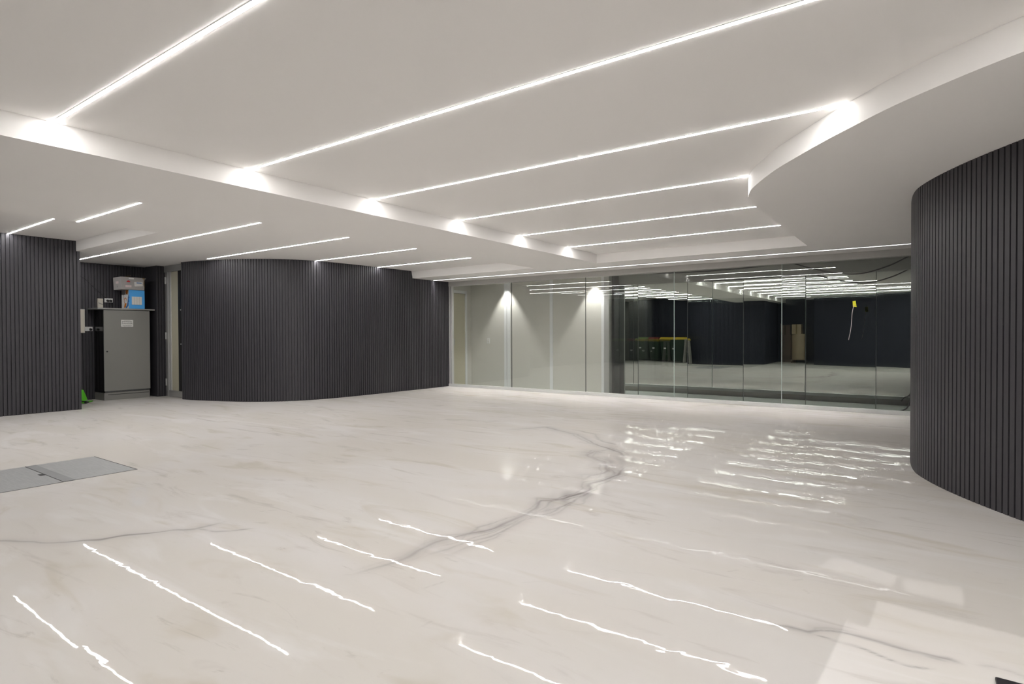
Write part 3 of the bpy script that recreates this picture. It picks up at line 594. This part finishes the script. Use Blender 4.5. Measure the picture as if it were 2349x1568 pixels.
# ------------------------------------------------------------------ floor hatch and mat
t = thing('floor_hatch', (-6.23, 1.5, 0), 'brushed steel two-lid access hatch set into the floor at left', 'hatch')
MB().box((-6.728, 0.55, 0.0004), (-5.7575, 2.292, 0.0016)).build('frame', M['gap'], t)
MB().box((-6.72, 1.822, 0.0016), (-5.758, 2.278, 0.004)).build('lid', M['hatch'], t)
MB().box((-6.72, 0.56, 0.0016), (-5.758, 1.735, 0.004)).build('lid', M['hatch'], t)
MB().box((-6.72, 1.742, 0.0016), (-5.758, 1.820, 0.005)).build('cross_bar', M['hatch_dark'], t)
MB().box((-6.24, 1.70, 0.004), (-6.16, 1.742, 0.0048)).build('lifting_slot', M['gap'], t)
tag(MB().box((0.212, 2.18, 0.0), (0.75, 2.588, 0.012)).build('floor_mat', M['rubber'], bevel=.003), 'black rubber mat poking into the bottom right corner', 'mat')

# ------------------------------------------------------------------ corridor fittings
t = thing('light_switch', (-8.513, 11.05, 1.05), 'small white light switch on the pale corridor wall behind glass', 'switch')
MB().box((-8.555, 11.040, 0.985), (-8.475, 11.05, 1.115)).build('faceplate', M['plastic_white'], t, bevel=.003)
for z in (1.03, 1.075): MB().box((-8.53, 11.035, z - .012), (-8.50, 11.040, z + .012)).build('rocker', M['plastic_cream'], t)
def cable(pts_, r, label, m='plastic_black'):
    out, s = resample([(p[0], p[2]) for p in pts_], .03); n = max(6, int(s[-1] / .04)); P = []
    for i in range(n + 1):
        p, d_ = at_s(out, s, s[-1] * i / n); P.append((p.x, pts_[0][1], p.y))
    return tag(MB().tube(P, r, 8).build('cable', M[m], smooth=True), label, 'cable')
yc = 10.40
cable([(-4.60, yc, 2.40), (-4.25, yc, 2.35), (-3.73, yc, 2.322), (-3.29, yc, 2.312), (-2.685, yc, 2.316), (-2.12, yc, 2.345), (-1.75, yc, 2.40)], .011, 'black cable sagging slightly below the glazing head, left of the deep loop')
cable([(-1.80, yc+.03, 2.39), (-1.70, yc+.03, 2.34), (-1.34, yc, 2.212), (-0.975, yc, 2.128), (-0.80, yc, 2.122), (-0.685, yc, 2.136), (-0.405, yc, 2.222), (-0.147, yc, 2.35), (0.1, yc, 2.47)], .011, 'black cable hanging in a deep loop under the glazing head at right')
cable([(-0.30, 10.31, -0.02), (-0.25, 10.31, 0.052), (-0.19, 10.31, 0.08), (-0.150, 10.31, 0.165), (-0.132, 10.31, 0.30), (-0.125, 10.31, 0.55)], .010, 'black cable curling up from the sill beside the right slatted wall')
t = thing('yellow_tag', (-0.83, 10.22, 1.66), 'bright yellow tag stuck on the glass at right', 'tag')
MB().hexa([(-0.862, 10.216, 1.605), (-0.812, 10.216, 1.60), (-0.812, 10.226, 1.60), (-0.862, 10.226, 1.605), (-0.866, 10.216, 1.690), (-0.826, 10.216, 1.695), (-0.826, 10.226, 1.695), (-0.866, 10.226, 1.690)]).build('card', M['yellow'], t)
MB().box((-0.862, 10.2145, 1.618), (-0.814, 10.216, 1.622)).build('crease', M['lid_y'], t)
cable([(-0.845, 10.19, 1.63), (-0.867, 10.19, 1.53), (-0.874, 10.19, 1.42), (-0.886, 10.19, 1.27), (-0.915, 10.19, 1.10)], .004, 'thin pinkish cord hanging from the yellow tag', 'pink').name = 'cord'

# ------------------------------------------------------------------ things mirrored in the dark glazing
def bin_(x, y, rz, lidm, label):
    t = thing('wheelie_bin', (x, y, 0), label, 'bin', 'wheelie bins along the rear wall')
    R = Matrix.Translation((x, y, 0)) @ Matrix.Rotation(rz, 4, 'Z')
    def P(pts_): return [tuple(R @ Vector(p)) for p in pts_]
    MB().hexa(P([(-.20, -.22, .06), (.20, -.22, .06), (.20, .25, .06), (-.20, .25, .06), (-.28, -.33, .96), (.28, -.33, .96), (.28, .33, .96), (-.28, .33, .96)])).build('body', M['bin'], t, bevel=.02)
    MB().hexa(P([(-.29, -.35, .955), (.29, -.35, .955), (.29, .36, .955), (-.29, .36, .955), (-.27, -.30, 1.04), (.27, -.30, 1.04), (.25, .30, 1.05), (-.25, .30, 1.05)])).build('lid', lidm, t, bevel=.015)
    for sx in (-.24, .24): MB().tube(P([(sx - .03, -.26, .10), (sx + .03, -.26, .10)]), .10, 16).build('wheel', M['plastic_black'], t)
    MB().tube(P([(-.22, -.38, .98), (.22, -.38, .98)]), .016, 8).build('handle', M['bin'], t)
    MB().box((-.06, 0, 0), (.06, .004, .06)).build('badge', M['plastic_white'], t).matrix_local = Matrix.Rotation(rz, 4, 'Z') @ Matrix.Translation((0, .31, .55))
bin_(-10.15, -1.80, 0.25, M['lid_g'], 'mirrored green-lidded wheelie bin, leftmost of the bins in the dark glass')
bin_(-9.42, -1.55, 0.3, M['lid_r'], 'mirrored red-lidded wheelie bin between the green and yellow lids')
bin_(-8.78, -1.25, 0.35, M['lid_y'], 'mirrored wheelie bin with yellow lid, left of the yellow-lidded two')
bin_(-8.12, -0.62, 0.75, M['lid_y'], 'mirrored wheelie bin with yellow lid nearest the trestle')
t = thing('trestle', (-7.72, -0.35, 0), 'mirrored pale folded trestle standing beside the bins', 'trestle')
for sx in (-.13, .13):
    for sy in (-.05, .05):
        MB().hexa([(-7.72 + sx - .03, -.35 + sy * 2 - .015, 0), (-7.72 + sx + .03, -.35 + sy * 2 - .015, 0), (-7.72 + sx + .03, -.35 + sy * 2 + .015, 0), (-7.72 + sx - .03, -.35 + sy * 2 + .015, 0),
                   (-7.72 + sx * .45 - .03, -.35 + sy - .015, .95), (-7.72 + sx * .45 + .03, -.35 + sy - .015, .95), (-7.72 + sx * .45 + .03, -.35 + sy + .015, .95), (-7.72 + sx * .45 - .03, -.35 + sy + .015, .95)]).build('leg', M['trestle'], t)
MB().box((-7.82, -.42, .93), (-7.62, -.28, .97)).build('top_rail', M['trestle'], t)
MB().box((-7.80, -.36, .46), (-7.64, -.34, .50)).build('brace', M['trestle'], t)
bx_, by_ = -4.03, -2.85
t = thing('dolly', (bx_, by_, 0), 'mirrored low black dolly under the cardboard drum', 'dolly')
MB().box((bx_ - .3, by_ - .28, .08), (bx_ + .3, by_ + .28, .12)).build('deck', M['plastic_black'], t)
for sx in (-.24, .24):
    for sy in (-.22, .22): MB().tube([(bx_ + sx - .02, by_ + sy, .045), (bx_ + sx + .02, by_ + sy, .045)], .04, 12).build('caster', M['rubber'], t)
tag(MB().tube([(bx_, by_, .12), (bx_, by_, 1.16)], .26, 32).build('cardboard_drum', M['board'], bevel=.01), 'mirrored upright brown cardboard drum on the dolly', 'drum')
t = thing('carton', (bx_, by_, 1.16), 'mirrored brown cardboard box on top of the drum', 'box')
MB().box((bx_ - .23, by_ - .2, 1.161), (bx_ + .10, by_ + .2, 1.54)).build('body', M['board'], t, bevel=.004)
MB().box((bx_ - .09, by_ + .2, 1.161), (bx_ - .04, by_ + .202, 1.54)).build('tape', M['tape'], t)
